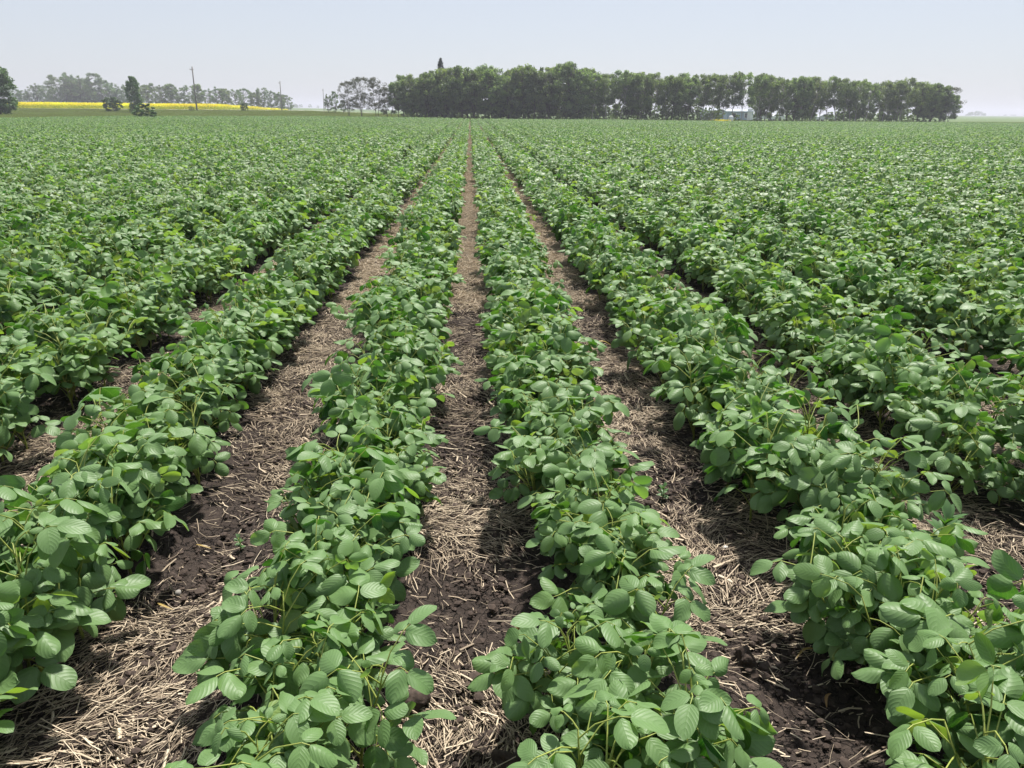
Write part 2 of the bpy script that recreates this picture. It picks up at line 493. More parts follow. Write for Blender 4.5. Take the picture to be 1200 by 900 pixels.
cand, far_pts = [], []
kmin, kmax = -75, 190
for k in range(kmin, kmax):
    x0 = row_x(k)
    wide = 1.10 if k in (0, 1) else (1.13 if k in (-1, 2) else 1.16); jit = .160 if k in (0, 1) else (.168 if k in (-1, 2) else .188)
    step = .058
    # single plants up to 26 m
    ymax = 26
    ys = np.arange(-1.5, ymax, step)+rng.uniform(-.022, .022, len(np.arange(-1.5, ymax, step)))
    near_f = np.clip((ys-2.0)/3.5, 0, 1)
    xs = x0-math.copysign(.065 if k == 0 else .045, x0)*(1-near_f)+rng.uniform(-1, 1, len(ys))*jit*((.68+.32*near_f) if k in (0, 1) else (.82+.18*near_f) if k in (-1, 2) else 1)
    u, v, z = project(np.stack([xs, ys, np.full(len(ys), .25)], 1))
    dist = np.hypot(xs, ys)
    keep = ((z > .15) & (u > -260) & (u < 1460) & (v < 1500)) | (dist < 2.2)
    keep &= inside(xs, ys)
    for x, y, uu, vv, zz in zip(xs[keep], ys[keep], u[keep], v[keep], z[keep]):
        if rng.random() < .025 and y > 1: continue
        sc = rng.uniform(.9, 1.12)*(.78 if rng.random() < .06 else 1)
        sh = wide*sc
        cand.append([x, y, k, sh, sc*(.98 if k in (0, 1) else 1.04)*rng.uniform(.94, 1.07), uu, vv, zz])
    ys = np.arange(ymax+.5, 125, 1.0)
    xs = np.full(len(ys), x0)
    u, v, z = project(np.stack([xs, ys, np.full(len(ys), .3)], 1))
    keep = (u > -250) & (u < 1450) & inside(xs, ys)
    for x, y in zip(xs[keep], ys[keep]): far_pts.append((x, y, k))
cand = np.array(cand)
vis = (cand[:, 5] > -40) & (cand[:, 5] < 1240) & (cand[:, 6] < 985) & (cand[:, 7] > .3)
order = np.argsort(np.where(vis, cand[:, 7], 1e9))
chosen = np.zeros(len(cand), bool); chosen[order[:296]] = True

ONES = ['', 'first', 'second', 'third', 'fourth', 'fifth', 'sixth', 'seventh', 'eighth', 'ninth', 'tenth', 'eleventh', 'twelfth', 'thirteenth',
        'fourteenth', 'fifteenth', 'sixteenth', 'seventeenth', 'eighteenth', 'nineteenth']
TENS = {2: ('twentieth', 'twenty'), 3: ('thirtieth', 'thirty'), 4: ('fortieth', 'forty'), 5: ('fiftieth', 'fifty'), 6: ('sixtieth', 'sixty'), 7: ('seventieth', 'seventy'), 8: ('eightieth', 'eighty'), 9: ('ninetieth', 'ninety')}
def ordinal(n):
    if n < 20: return ONES[n]
    a, b = TENS[n//10]
    return a if n % 10 == 0 else b+'-'+ONES[n % 10]

def rowname(k):
    if k <= 0: return '%s row left of the central bare strip' % ordinal(1-k)
    return '%s row right of the central bare strip' % ordinal(k)

counter = {}
sel = cand[chosen]; sel = sel[np.lexsort((sel[:, 1], sel[:, 2]))]
for c in sel:
    k = int(c[2]); counter[k] = counter.get(k, 0)+1
    z = float(H(c[0], c[1]))
    root = empty('soybean_plant', (c[0], c[1], z-.004), float(rng.uniform(0, 6.28)))
    root.scale = (c[3], c[3], c[4])
    tag(root, 'soybean plant, %s from the front, in the %s' % (ordinal(counter[k]), rowname(k)), 'soybean plant', 'soybean plants growing in the field rows')
    sm, fm = near[int(rng.integers(NV0))]
    link('stem', sm, root); link('foliage', fm, root)

rest = cand[~chosen]
P = []; I = []; Rr = []; S = []
for c in rest:
    d = math.hypot(c[0], c[1])
    P.append((c[0], c[1], float(H0(c[0], c[1]))+ (float(soil_z(c[0], c[1])))-.004))
    I.append(int(rng.integers(NV0)) if d < 8.5 else NV0+int(rng.integers(NV1)))
    Rr.append((0, 0, rng.uniform(0, 6.28))); S.append((c[3], c[3], c[4]))
for x, y, k in far_pts:
    xs = x + .03*math.sin(y*.11+1)*0
    P.append((xs, y, float(H0(xs, y))-.004+.016))
    I.append(NV0+NV1+int(rng.integers(NV2)))
    w = 1.04 if k in (0, 1) else 1.07
    w *= rng.uniform(.92, 1.08)
    hz = (.98+.22*(vnoise(x*.12, y*.07, 31)-.5)+.1*(vnoise(x*.9, y*.5, 32)-.5))*(.98 if k in (0, 1) else 1.02)
    Rr.append((0, 0, (math.pi if rng.random() < .5 else 0)+rng.normal(0, .02))); S.append((w, 1.05, float(hz)))
print('soy instances', len(P), 'chosen', len(sel))
soy = gn_scatter('soybean_crop', src, P, I, Rr, S)
soy['label'] = 'green soybean crop filling the field beyond the nearest plants in long straight rows'

# ------------------------------------------------------------------ straw
def straw_arrays(x, y, z, ang, L, w, pitch, tint):
    """vectorised bent three-sided straws"""
    n = len(x); S3 = 3; K = 3
    ca, sa = np.cos(ang), np.sin(ang); cp, sp_ = np.cos(pitch), np.sin(pitch)
    d = np.stack([ca*cp, sa*cp, sp_], 1); s = np.stack([-sa, ca, np.zeros(n)], 1); up = np.cross(d, s)
    bend = rng.normal(0, .07, n)*L
    P = []
    for q, t in enumerate((-.5, 0, .5)):
        c = np.stack([x, y, z], 1)+d*(t*L)[:, None]+s*((bend if q == 1 else 0*bend))[:, None]
        for j in range(S3):
            a = j*2*math.pi/3+.5
            P.append(c+(s*math.cos(a)+up*math.sin(a)*.6)*(w)[:, None])
    P = np.stack(P, 1)                      # n, 9, 3
    quads = np.array([(i*3+j, i*3+(j+1) % 3, (i+1)*3+(j+1) % 3, (i+1)*3+j) for i in range(2) for j in range(3)])
    Qd = (np.arange(n)[:, None, None]*9+quads[None]).reshape(-1, 4)
    return P.reshape(-1, 3), Qd, np.repeat(tint, 9)

def straw_density(x, y):
    base = vnoise(x*3.1, y*1.9, 11)*.65+vnoise(x*9, y*7, 12)*.35
    dn = np.clip((base-.24)*3.0, .18, 1.0)
    xc = (x+.40)/SP; k = np.abs(xc-np.round(xc))         # 0 at row, .5 at gap
    gapf = np.clip((k-.10)/.2, .2, 1)
    def box(a, b, s=.08): return 1/(1+np.exp(-(y-a)/s*2))*1/(1+np.exp((y-b)/s*2))
    c = np.abs(x+.02) < .3; r = np.abs(x-.74) < .38; l = np.abs(x+.80) < .38
    dn = np.where(c, dn*(1-.93*box(1.34, 1.80))*(1)+.9*box(0, 1.28)+.35*box(1.9, 2.3), dn)
    dn = np.where(r, dn*(1-.9*box(0, 1.40))*(1-.6*box(2.1, 2.5))+.9*box(1.46, 1.95), dn)
    dn = np.where(l, dn*(1-.5*box(1.7, 2.1))+.9*box(0, 1.62), dn)
    return np.clip(dn, 0, 1.1)*gapf

def make_straws(n, xr, yr, name, dens=True):
    x = rng.uniform(*xr, n); y = rng.uniform(*yr, n)
    if dens:
        kp = rng.random(n) < straw_density(x, y); x, y = x[kp], y[kp]
    n = len(x)
    flow = vnoise(x*2.2, y*2.2, 21)*6.0+vnoise(x*8, y*8, 23)*2.2
    ang = flow+rng.normal(0, .55, n)
    L = rng.gamma(1.9, .020, n).clip(.006, .14); w = rng.gamma(4, .00026, n).clip(.0004, .0028); w = np.where(rng.random(n) < .05, w*2.6, w)
    pitch = rng.normal(0, .13, n)
    z = H(x, y)+.001+rng.uniform(0, .012, n)+np.abs(np.sin(pitch))*L*.4
    u, v, zz = project(np.stack([x, y, z], 1))
    kp = (zz < .2) | ((u > -200) & (u < 1400) & (v < 1400))
    x, y, z, ang, L, w, pitch = (q[kp] for q in (x, y, z, ang, L, w, pitch))
    tint = np.where(rng.random(len(x)) < .3, rng.uniform(0, .3, len(x)), rng.beta(2.4, 1.3, len(x)))*np.clip(.55+.8*vnoise(x*5, y*5, 25), 0, 1)
    V_, Q_, T_ = straw_arrays(x, y, z, ang, L, w, pitch, tint)
    me = big_mesh(name, V_, Q_, M_STRAW)
    a = me.attributes.new('tint', 'FLOAT', 'POINT'); a.data.foreach_set('value', T_.astype(np.float32))
    return me
me1 = make_straws(330000, (-3.2, 3.9), (.55, 5.0), 'straw')
st = link('straw', me1); st['kind'] = 'stuff'; st['label'] = 'pale dry wheat straw scattered on dark soil between the soybean rows'
# straw patches further up the strips
psrc = []
for i in range(6):
    n = 700
    x = rng.uniform(-.19, .19, n); y = rng.uniform(-.28, .28, n)
    V_, Q_, T_ = straw_arrays(x, y, rng.uniform(.004, .016, n), rng.uniform(0, 6.28, n)+0, rng.gamma(3, .022, n).clip(.02, .15), rng.uniform(.0012, .0026, n), rng.normal(0, .1, n), rng.beta(2.6, 1.2, n))
    me = big_mesh('straw_patch', V_, Q_, M_STRAW); a = me.attributes.new('tint', 'FLOAT', 'POINT'); a.data.foreach_set('value', T_.astype(np.float32)); psrc.append(me)
P = []; I = []; Rr = []; S = []
for k in range(-4, 5):
    gxk = row_x(k)+SP/2
    y = 4.9
    while y < 88:
        if rng.random() < .9:
            xx = gxk+rng.normal(0, .03)
            P.append((xx, y, float(H(xx, y)))); I.append(int(rng.integers(6))); Rr.append((0, 0, rng.choice([0, math.pi]))); S.append((rng.uniform(.8, 1.15), 1, 1.4))
        y += rng.uniform(.16, .32)
st2 = gn_scatter('straw', psrc, P, I, Rr, S); st2['label'] = 'pale dry straw further up the bare strips between rows'

# soil crumbs
def lump(seed, r, sub=1, rough=.35):
    import bmesh
    rs = np.random.default_rng(seed)
    bm = bmesh.new(); bmesh.ops.create_icosphere(bm, subdivisions=sub, radius=1)
    v = np.array([q.co[:] for q in bm.verts]); f = [tuple(w.index for w in p.verts) for p in bm.faces]; bm.free()
    k = rs.normal(0, 2.0, (5, 3)); ph = rs.uniform(0, 6, 5)
    dsp = 1+rough*sum(np.sin(v@k[i]+ph[i]) for i in range(5))/3
    v = v*dsp[:, None]*np.array([rs.uniform(.8, 1.3), rs.uniform(.8, 1.2), rs.uniform(.5, .8)])*r
    return v, f
csrc = []
for i in range(6):
    mb = MB()
    for j in range(130):
        r = float(np.clip(rng.gamma(1.6, .0024), .0012, .014))
        v, f = lump(i*100+j, r); p = np.array([rng.uniform(-.15, .15), rng.uniform(-.15, .15), r*.25])
        mb.add(v+p, f)
    csrc.append(mb.mesh('crumbs', M_CLOD, False))
P = []; I = []; Rr = []; S = []
for k in range(-3, 5):
    gxk = row_x(k)+SP/2
    for y in np.arange(.7, 7, .16):
        for q in range(2):
            xx = gxk+rng.uniform(-.17, .17); yy = y+rng.uniform(-.08, .08)
            P.append((xx, yy, float(H(xx, yy)))); I.append(int(rng.integers(6))); Rr.append((0, 0, rng.uniform(0, 6.28))); S.append((1, 1, 1))
cr = gn_scatter('soil_crumbs', csrc, P, I, Rr, S); cr['label'] = 'dark crumbs of dry cracked soil lying in the bare strips'

# ------------------------------------------------------------------ small things on the soil
def gpos(px, py):
    d = CF + CR*(px-600)/F + CU*(450-py)/F
    t = -CAM_H/d[2]
    return float(d[0]*t), float(d[1]*t)
M_WHITE_STONE = plain('white_stone', (.62, .60, .55), .5, .15, 30)
M_GREYSTONE = plain('grey_stone', (.30, .28, .25), .8, .3, 60)
def lumpthing(name, px, py, r, mat, label, cat, seed, sub=3, rough=.25, stretch=(1, 1, 1)):
    x, y = gpos(px, py); mb = MB(); v, f = lump(seed, r, sub, rough)
    if name == 'soil_clod':
        vv = v/r; v = v*(1+.34*(vnoise(vv[:, 0]*3+vv[:, 2]*2.1+9, vv[:, 1]*3-vv[:, 2]*2.3+9, seed)-.5)+.22*(vnoise(vv[:, 0]*7+vv[:, 2]*5+50, vv[:, 1]*7-vv[:, 2]*5+50, seed+1)-.5))[:, None]
    mb.add(v*np.array(stretch), f)
    o = link(name, mb.mesh(name, mat), None, (x, y, float(H(x, y))+r*.45)); tag(o, label, cat); return o
lumpthing('stone', 850, 638, .011, M_WHITE_STONE, 'small round white stone on dark soil in the strip right of centre', 'stone', 5, 3, .05)
lumpthing('stone', 208, 690, .010, M_GREYSTONE, 'small grey stone on dark soil in the left bare strip', 'stone', 6, 3, .12)
lumpthing('soil_clod', 487, 818, .030, M_CLOD, 'brown crumbly soil clod on straw at left edge of the central strip', 'soil clod', 7, 4, .55, (1.3, 1, 1))
lumpthing('soil_clod', 597, 887, .024, M_CLOD, 'brown soil clod beside straw at the bottom of the central strip', 'soil clod', 8, 4, .55)
lumpthing('soil_clod', 872, 775, .026, M_CLOD, 'upright brown soil clod between straw and bare soil in the right strip', 'soil clod', 9, 4, .5, (.8, .8, 1.3))
lumpthing('soil_clod', 178, 776, .018, M_CLOD, 'long dark clod lying on pale straw in the left strip', 'soil clod', 10, 4, .25, (2.0, .7, .7))

M_DRY = leaf_material('dry_leaf', (.30, .17, .06), (.42, .29, .11), (.4, .3, .13), (.34, .24, .11), .6, .2)
def blade(name, px, py, L, W, az, curl, label, cat='dead leaf', lift=.012):
    x, y = gpos(px, py); mb = MB()
    n = 8; tt = np.linspace(0, 1, n)
    pts = np.stack([L*(tt-.5)*math.cos(az)-.15*L*np.sin(tt*3)*math.sin(az), L*(tt-.5)*math.sin(az)+.15*L*np.sin(tt*3)*math.cos(az), lift+curl*L*np.sin(tt*math.pi)], 1)
    s = np.array([-math.sin(az), math.cos(az), 0]); w = .55*W*np.sin(np.clip(tt*.92+.06, 0, 1)*math.pi)**.7
    v = np.concatenate([pts-s*w[:, None]+np.array([0, 0, 1])*w[:, None]*.5, pts, pts+s*w[:, None]+np.array([0, 0, 1])*w[:, None]*.5])
    f = [(i, i+1, n+i+1, n+i) for i in range(n-1)]+[(n+i, n+i+1, 2*n+i+1, 2*n+i) for i in range(n-1)]
    mb.add(v, f, None, .5)
    o = link(name, mb.mesh(name, M_DRY), None, (x, y, float(H(x, y)))); tag(o, label, cat, 'dead leaves lying in the strips')
    return o
blade('dead_leaf', 948, 765, .075, .006, .3, .12, 'curled yellow dead leaf on dark soil beside the right row')
blade('dead_leaf', 972, 820, .05, .006, .9, .1, 'short yellowish dead leaf on bare cracked soil at lower right')
blade('dead_leaf', 193, 706, .06, .006, 2.6, .15, 'yellow dead leaf on straw in the left bare strip')
blade('dead_leaf', 238, 637, .06, .005, 2.7, .15, 'pale yellow dead leaf at the edge of the upper left strip')
blade('dead_leaf', 706, 408, .16, .012, .3, .25, 'orange yellow dead leaf beside plants far up the right strip')
# withered hanging leaf on a thin stalk
x, y = gpos(609, 765)
wr = empty('withered_seedling', (x, y, float(H(x, y))))
tag(wr, 'withered tan seedling standing on dark soil at right edge of the central strip', 'withered seedling')
mb = MB(); mb.tube([(0, 0, 0), (.003, 0, .05), (0, .002, .085)], [.0012, .001, .0009], 5); link('stem', mb.mesh('stem', M_DRY), wr)
mb = MB(); leaflet(mb, (0, 0, .09), (.1, -.1, -1), (0, -1, .1), .045, .008, 4, 6, .9, .1, .4); leaflet(mb, (0, 0, .09), (-.3, -.2, -1), (-.3, -1, .1), .03, .006, 4, 6, .9, .1, .1); link('foliage', mb.mesh('leaf', M_DRY), wr)

M_WEED = leaf_material('weed_leaf', (.05, .14, .03), (.08, .20, .045), (.1, .25, .05), (.10, .2, .07), .5, .3)
def weed(px, py, size, n, label, seed):
    rs = np.random.default_rng(seed)
    x, y = gpos(px, py); root = empty('weed', (x, y, float(H(x, y)))); tag(root, label, 'weed', 'weeds in the bare strips')
    sb, lb = MB(), MB(); sb.tube([(0, 0, -.01), (.004, 0, size*.5), (0, 0, size)], [.002, .0015, .001], 5)
    for i in range(n):
        t = .15+.85*i/n; az = i*2.4; el = .2+t
        for q in range(3):
            a = az+(q-1)*.5; d = np.array([math.cos(a)*math.cos(el), math.sin(a)*math.cos(el), math.sin(el)])
            leaflet(lb, (0, 0, size*t), d, (0, 0, 1), size*.45*rs.uniform(.8, 1.1), size*.08, 2, 5, .4, .25, rs.uniform(.2, .9))
    link('stem', sb.mesh('weed_stem', M_STEM), root); link('foliage', lb.mesh('weed_foliage', M_WEED), root)
weed(1098, 655, .14, 12, 'small bushy weed with narrow leaves in the dark gap at right', 1)
weed(776, 585, .05, 9, 'tiny feathery weed low beside the row right of centre', 2)
weed(281, 642, .04, 7, 'tiny green weed on soil in the left bare strip', 3)

# ------------------------------------------------------------------ trees
def tree_parts(seed, h, spread, crown_base, nclump, per, leaf, stems=1, trunk_r=.09, top_round=1.0, scatter=1.0):
    """a broadleaf tree: forked trunk, limbs to the clumps, crown of leaf-sized faces"""
    rs = np.random.default_rng(seed)
    tb, lb = MB(), MB()
    cl = []
    for i in range(nclump):
        t = rs.uniform(0, 1)**.8
        z = crown_base*h+t*(h*(1-crown_base)-.35)
        rr = spread*(math.sin((.14+.80*t)*math.pi)**.5)*top_round
        a = rs.uniform(0, 6.28); q = rs.uniform(.25, 1)**.5*rr
        cl.append((q*math.cos(a), q*math.sin(a), z, rs.uniform(.30, .58)*(.6+.4*rr/spread)*(h/7)*scatter))
    heads = []
    for s in range(stems):
        a = rs.uniform(0, 6.28); b = np.array([math.cos(a), math.sin(a), 0])*(.12*stems if stems > 1 else 0)
        lean = rs.normal(0, .12, 2) if stems == 1 else np.array([math.cos(a), math.sin(a)])*rs.uniform(.08, .28)
        top = np.array([b[0]+lean[0]*h*.8, b[1]+lean[1]*h*.8, h*.88])
        tt = np.linspace(0, 1, 8)
        wob = rs.normal(0, .05*h/7, (8, 3)); wob[0] = 0; wob[:, 2] = 0
        pts = b+np.outer(tt, top-b)+np.outer(tt**1.5-tt, np.array([lean[0], lean[1], 0])*h*.4)+wob
        pts[0, 2] = -.15
        tb.tube(pts, np.linspace(trunk_r/(1 if stems == 1 else 1.4), trunk_r*.18, 8), 7)
        heads.append(pts)
    for c in cl:
        pts = heads[rs.integers(len(heads))]
        zt = max(.18*h, c[2]-rs.uniform(.5, 1.6)*h/7)
        j = np.interp(zt, pts[:, 2], np.arange(len(pts)))
        p0 = pts[int(j)]+(pts[min(int(j)+1, 7)]-pts[int(j)])*(j-int(j)); p1 = np.array(c[:3])
        m = (p0+p1)/2+np.array([0, 0, -.08*h/7])
        tb.tube([p0, m, p1], [trunk_r*.32, trunk_r*.2, trunk_r*.08], 4, cap=False)
        n = int(per*rs.uniform(.7, 1.3)); r = c[3]
        d = rs.normal(0, 1, (n, 3)); d /= np.linalg.norm(d, axis=1)[:, None]
        rad = r*rs.uniform(.25, 1.12, n)**.6
        P_ = p1+d*rad[:, None]*np.array([1.1, 1.1, .8])+rs.normal(0, .07*h/7, (n, 3))
        nn = rs.normal(0, 1, (n, 3))+d*.8+np.array([0, 0, .5]); nn /= np.linalg.norm(nn, axis=1)[:, None]
        ax = np.cross(nn, rs.normal(0, 1, (n, 3))); ax /= np.linalg.norm(ax, axis=1)[:, None]; bx = np.cross(nn, ax)
        sz = leaf*rs.uniform(.6, 1.3, n)[:, None]
        V_ = np.stack([P_-ax*sz, P_+bx*sz*.55, P_+ax*sz, P_-bx*sz*.55], 1).reshape(-1, 3)
        ct = rs.uniform(.0, .85)  # tone per clump, puts lit and shaded clumps into the crown colour
        lb.add(V_, (np.arange(n)[:, None]*4+np.arange(4)).tolist(), None, np.repeat(np.clip(ct+rs.normal(0, .18, n), 0, 1), 4))
    return tb, lb

def make_kind(n, mat, bark, nm, **kw):
    out = []
    for i in range(n):
        k = dict(kw); seed = k.pop('seed')+i*17
        for key in list(k):
            if isinstance(k[key], tuple): k[key] = random.uniform(*k[key])
        if 'stems' in k: k['stems'] = int(round(k['stems']))
        for q in ('nclump', 'per'): k[q] = int(k[q])
        tb, lb = tree_parts(seed, 7.0, **k)
        out.append((tb.mesh('trunk', bark, True), lb.mesh('crown', mat, False), 7.0))
    return out
POPLAR = make_kind(9, M_TREE, M_BARK, 'p', seed=1000, spread=(1.9, 2.6), crown_base=(.10, .26), nclump=(66, 80), per=(100, 125), leaf=.115, stems=(1, 2.6), trunk_r=(.07, .11))
POPLARL = make_kind(4, M_TREE, M_BARKL, 'p', seed=1900, spread=(1.5, 1.9), crown_base=(.26, .40), nclump=(40, 50), per=(85, 105), leaf=.11, stems=(1, 1), trunk_r=(.07, .09))
WILLOW = make_kind(6, M_TREE2, M_BARK, 'w', seed=3000, spread=(2.6, 3.4), crown_base=(.08, .2), nclump=(46, 60), per=(100, 130), leaf=.10, stems=(1, 2.4), trunk_r=(.12, .16))
THIN = make_kind(3, M_BROWN, M_BARK, 't', seed=4000, spread=(2.2, 2.7), crown_base=(.18, .26), nclump=(50, 58), per=(70, 90), leaf=.09, stems=(2, 3.4), trunk_r=(.08, .10))
BUSH = make_kind(4, M_TREE, M_BARK, 'b', seed=5000, spread=(2.6, 3.2), crown_base=(.0, .02), nclump=(50, 58), per=(110, 130), leaf=.15, stems=(3, 4.4), trunk_r=(.05, .07))
ASH = make_kind(2, M_TREE3, M_BARK, 'a', seed=6000, spread=(1.7, 1.9), crown_base=(.05, .08), nclump=(85, 95), per=(120, 150), leaf=.13, stems=(1, 1), trunk_r=(.10, .11))
ASHB = make_kind(2, M_TREE3, M_BARK, 'a', seed=6500, spread=(3.2, 3.6), crown_base=(.03, .05), nclump=(60, 70), per=(150, 170), leaf=.20, stems=(4, 4), trunk_r=(.07, .07))

def conifer(seed, h, r):
    rs = np.random.default_rng(seed); tb, lb = MB(), MB()
    tb.tube([(0, 0, -.1), (0, 0, h*.5), (0, 0, h)], [.11, .07, .01], 7)
    for i in range(int(h*9)):
        z = h*(.08+.92*(i/(h*9)))
        for q in range(5):
            a = rs.uniform(0, 6.28); L = r*(1-z/h)**.8*rs.uniform(.75, 1.1)+.03
            e = np.array([math.cos(a)*L, math.sin(a)*L, z-.18*L]); p0 = np.array([0, 0, z])
            tb.tube([p0, e], [.014, .004], 3, cap=False)
            n = int(14+22*L); t = rs.uniform(.2, 1, n)[:, None]
            P_ = p0+(e-p0)*t+rs.normal(0, .05, (n, 3))
            ax = norm(e-p0)+rs.normal(0, .5, (n, 3)); ax /= np.linalg.norm(ax, axis=1)[:, None]
            bx = np.cross(ax, rs.normal(0, 1, (n, 3))); bx /= np.linalg.norm(bx, axis=1)[:, None]
            V_ = np.stack([P_-ax*.09, P_+bx*.035, P_+ax*.09, P_-bx*.035], 1).reshape(-1, 3)
            lb.add(V_, (np.arange(n)[:, None]*4+np.arange(4)).tolist(), None, np.repeat(rs.uniform(0, .8, n), 4))
    return [(tb.mesh('trunk', M_BARK), lb.mesh('crown', M_CONIF, False), h)]
SPRUCE = conifer(3, 8.0, 2.1)

def tree(name, kind, x, y, h, label, cat='tree', group=None, wide=1.0, idx=None):
    t, c, h0 = kind[random.randrange(len(kind)) if idx is None else idx]
    s = h/h0
    root = empty(name, (x, y, float(H0(x, y))), random.uniform(0, 6.28)); root.scale = (s*wide, s*wide, s)
    tag(root, label, cat, group)
    link('trunk', t, root); link('crown', c, root)
    return root

# shelterbelt: top outline read against the sky
TOPX = [398, 412, 425, 445, 458, 470, 495, 510, 530, 545, 575, 600, 640, 660, 690, 705, 720, 750, 800, 860, 900, 950, 1000, 1040, 1060, 1080, 1100, 1118, 1133]
TOPY = [93, 90, 89, 90, 94, 88, 88, 80, 78, 80, 74, 79, 75, 72, 78, 83, 81, 82, 85, 82, 87, 88, 90, 93, 90, 94, 98, 105, 122]
def belt_y(px):   # distance of the front rank
    return float(np.interp(px, [398, 470, 560, 900, 1133], [97, 97, 96, 97.5, 101]))
G = 'trees of the long shelterbelt'
def belt(px, dy, kind, rank, n, hs=1.0, wide=1.0, name='poplar_tree', col='grey-green poplar'):
    Y = belt_y(px)+dy; x = lateral(px, 120, Y)
    ty = float(np.interp(px, TOPX, TOPY))
    top = height(px, ty, Y) - float(H0(x, Y))
    return tree(name, kind, x, Y, top*hs, '%s, %s from the left end in the %s rank of the shelterbelt' % (col, ordinal(n), rank), 'tree', G, wide)
pxs = []
p = 470
while p < 1122:
    pxs.append(p+random.uniform(-4, 4)); p += 17.5 if p < 690 else 13.5
for i, p in enumerate(pxs):
    lean = 690 < p < 1090
    belt(p, random.uniform(-.4, .4), POPLARL if (lean and (random.random() < .8 or 840 < p < 900)) else POPLAR, 'front', i+1, (random.choice([.94, .97, 1.0]) if p > 690 else random.choice([.86, .93, 1.0, 1.04]))*random.uniform(.98, 1.02), 1.0 if p < 700 else .9)
p = 478; n = 0
while p < 1105:
    if 846 < p < 886: p += 18; continue
    n += 1; lean = 690 < p < 1090
    belt(p+random.uniform(-4, 4), 2.6+random.uniform(-.4, .4), POPLARL if (lean and random.random() < .7) else POPLAR, 'middle', n, random.uniform(.90, 1.02), .95); p += 18
p = 486; n = 0
while p < 1090:
    if 846 < p < 886: p += 48; continue
    n += 1
    belt(p+random.uniform(-5, 5), 5.4+random.uniform(-.5, .5), POPLAR, 'back', n, random.uniform(.80, .95), 1.0); p += 31 if p < 700 else 48
# open brownish trees at the left end
for i, (px, hs) in enumerate([(409, .93), (424, 1.0), (441, 1.0), (455, .82)]):
    Y = belt_y(px)+.5; x = lateral(px, 120, Y)
    tree('willow_tree', THIN, x, Y, (height(px, float(np.interp(px, TOPX, TOPY)), Y)-float(H0(x, Y)))*hs,
         'open brownish tree, %s from the left end of the shelterbelt, sky showing through' % ordinal(i+1), 'tree', 'open brownish trees ending the shelterbelt', 1.0)
x = lateral(517, 100, 99.5)
tree('spruce_tree', SPRUCE, x, 99.5, height(516, 68, 99.5), 'dark pointed spruce rising above the left part of the shelterbelt', 'tree')
x = lateral(1112, 120, 101.5)
tree('willow_tree', THIN, x, 101.5, 4.9, 'open tree leaning out at the right end of the shelterbelt', 'tree', None, 1.15)
# understory shrubs, with extra ones added to darken the trunk zone
p = 478; n = 0
while p < 1110:
    n += 1
    Y = belt_y(p)+random.choice([-.5, 1.3, 4.0, 7.5]); x = lateral(p, 130, Y)
    tree('shrub', BUSH, x, Y, random.uniform(1.8, 3.4) if p < 700 else random.uniform(1.0, 2.3), 'dark shrub under the shelterbelt trees, %s shrub from the left' % ordinal(n), 'shrub', 'shrubs under the shelterbelt', 1.0)
    p += 9 if p < 720 else 12
    if 846 < p < 918 or 958 < p < 978: p += 12
p = 482  # shrub row added behind the belt to darken the gaps between trunks
while p < 1100:
    n += 1
    Y = belt_y(p)+random.uniform(9, 11); x = lateral(p, 130, Y)
    if not (846 < p < 918 or 952 < p < 984):
        tree('shrub', BUSH, x, Y, random.uniform(2.4, 3.4) if p < 700 else random.uniform(1.8, 2.6), 'added shrub filling in for shade behind the shelterbelt trunks, %s shrub from the left' % ordinal(max(1, int((p-482)/12)+1)), 'shrub', 'shrubs added to darken behind the shelterbelt', 1.0)
    p += 12

# trees at the left
for i, (px, Y, h, lab) in enumerate([(385, 118, 2.9, 'pale green young tree beside the distant pole, left of the shelterbelt'), (393, 119, 3.3, 'second pale young tree standing against the open brownish trees'), (402, 118, 2.1, 'low pale shrub between young trees and open brownish trees')]):
    x = lateral(px, 125, Y); tree('young_tree', WILLOW, x, Y, h, lab, 'tree', None, .6)
x = lateral(-2, 120, 93); tree('ash_tree', ASH, x, 93, height(0, 74, 93), 'dark green tree cut off by the left edge of the photo', 'tree', None, 1.25, 0)
x = lateral(158, 120, 112); tree('ash_tree', ASH, x, 112, height(155, 86, 112)-.75, 'lone upright green tree in front of the yellow field', 'tree', None, .74, 1)
x = lateral(131, 120, 114); tree('shrub', ASHB, x, 114, 2.1, 'rounded green shrub left of the lone upright tree', 'shrub', None, 1.35, 0)
x = lateral(169, 130, 74); tree('shrub', ASHB, x, 74, 1.5, 'dark rounded shrub on the grass at the far edge of the crop', 'shrub', None, 1.5, 1)
x = lateral(286, 125, 122); tree('shrub', ASHB, x, 122, 1.25, 'small green shrub beside the road between two utility poles', 'shrub', None, 1.0, 0)
x = lateral(224, 127, 121); tree('shrub', BUSH, x, 121, .75, 'low brownish shrub at the foot of the leaning utility pole', 'shrub', None, 1.6, 1)

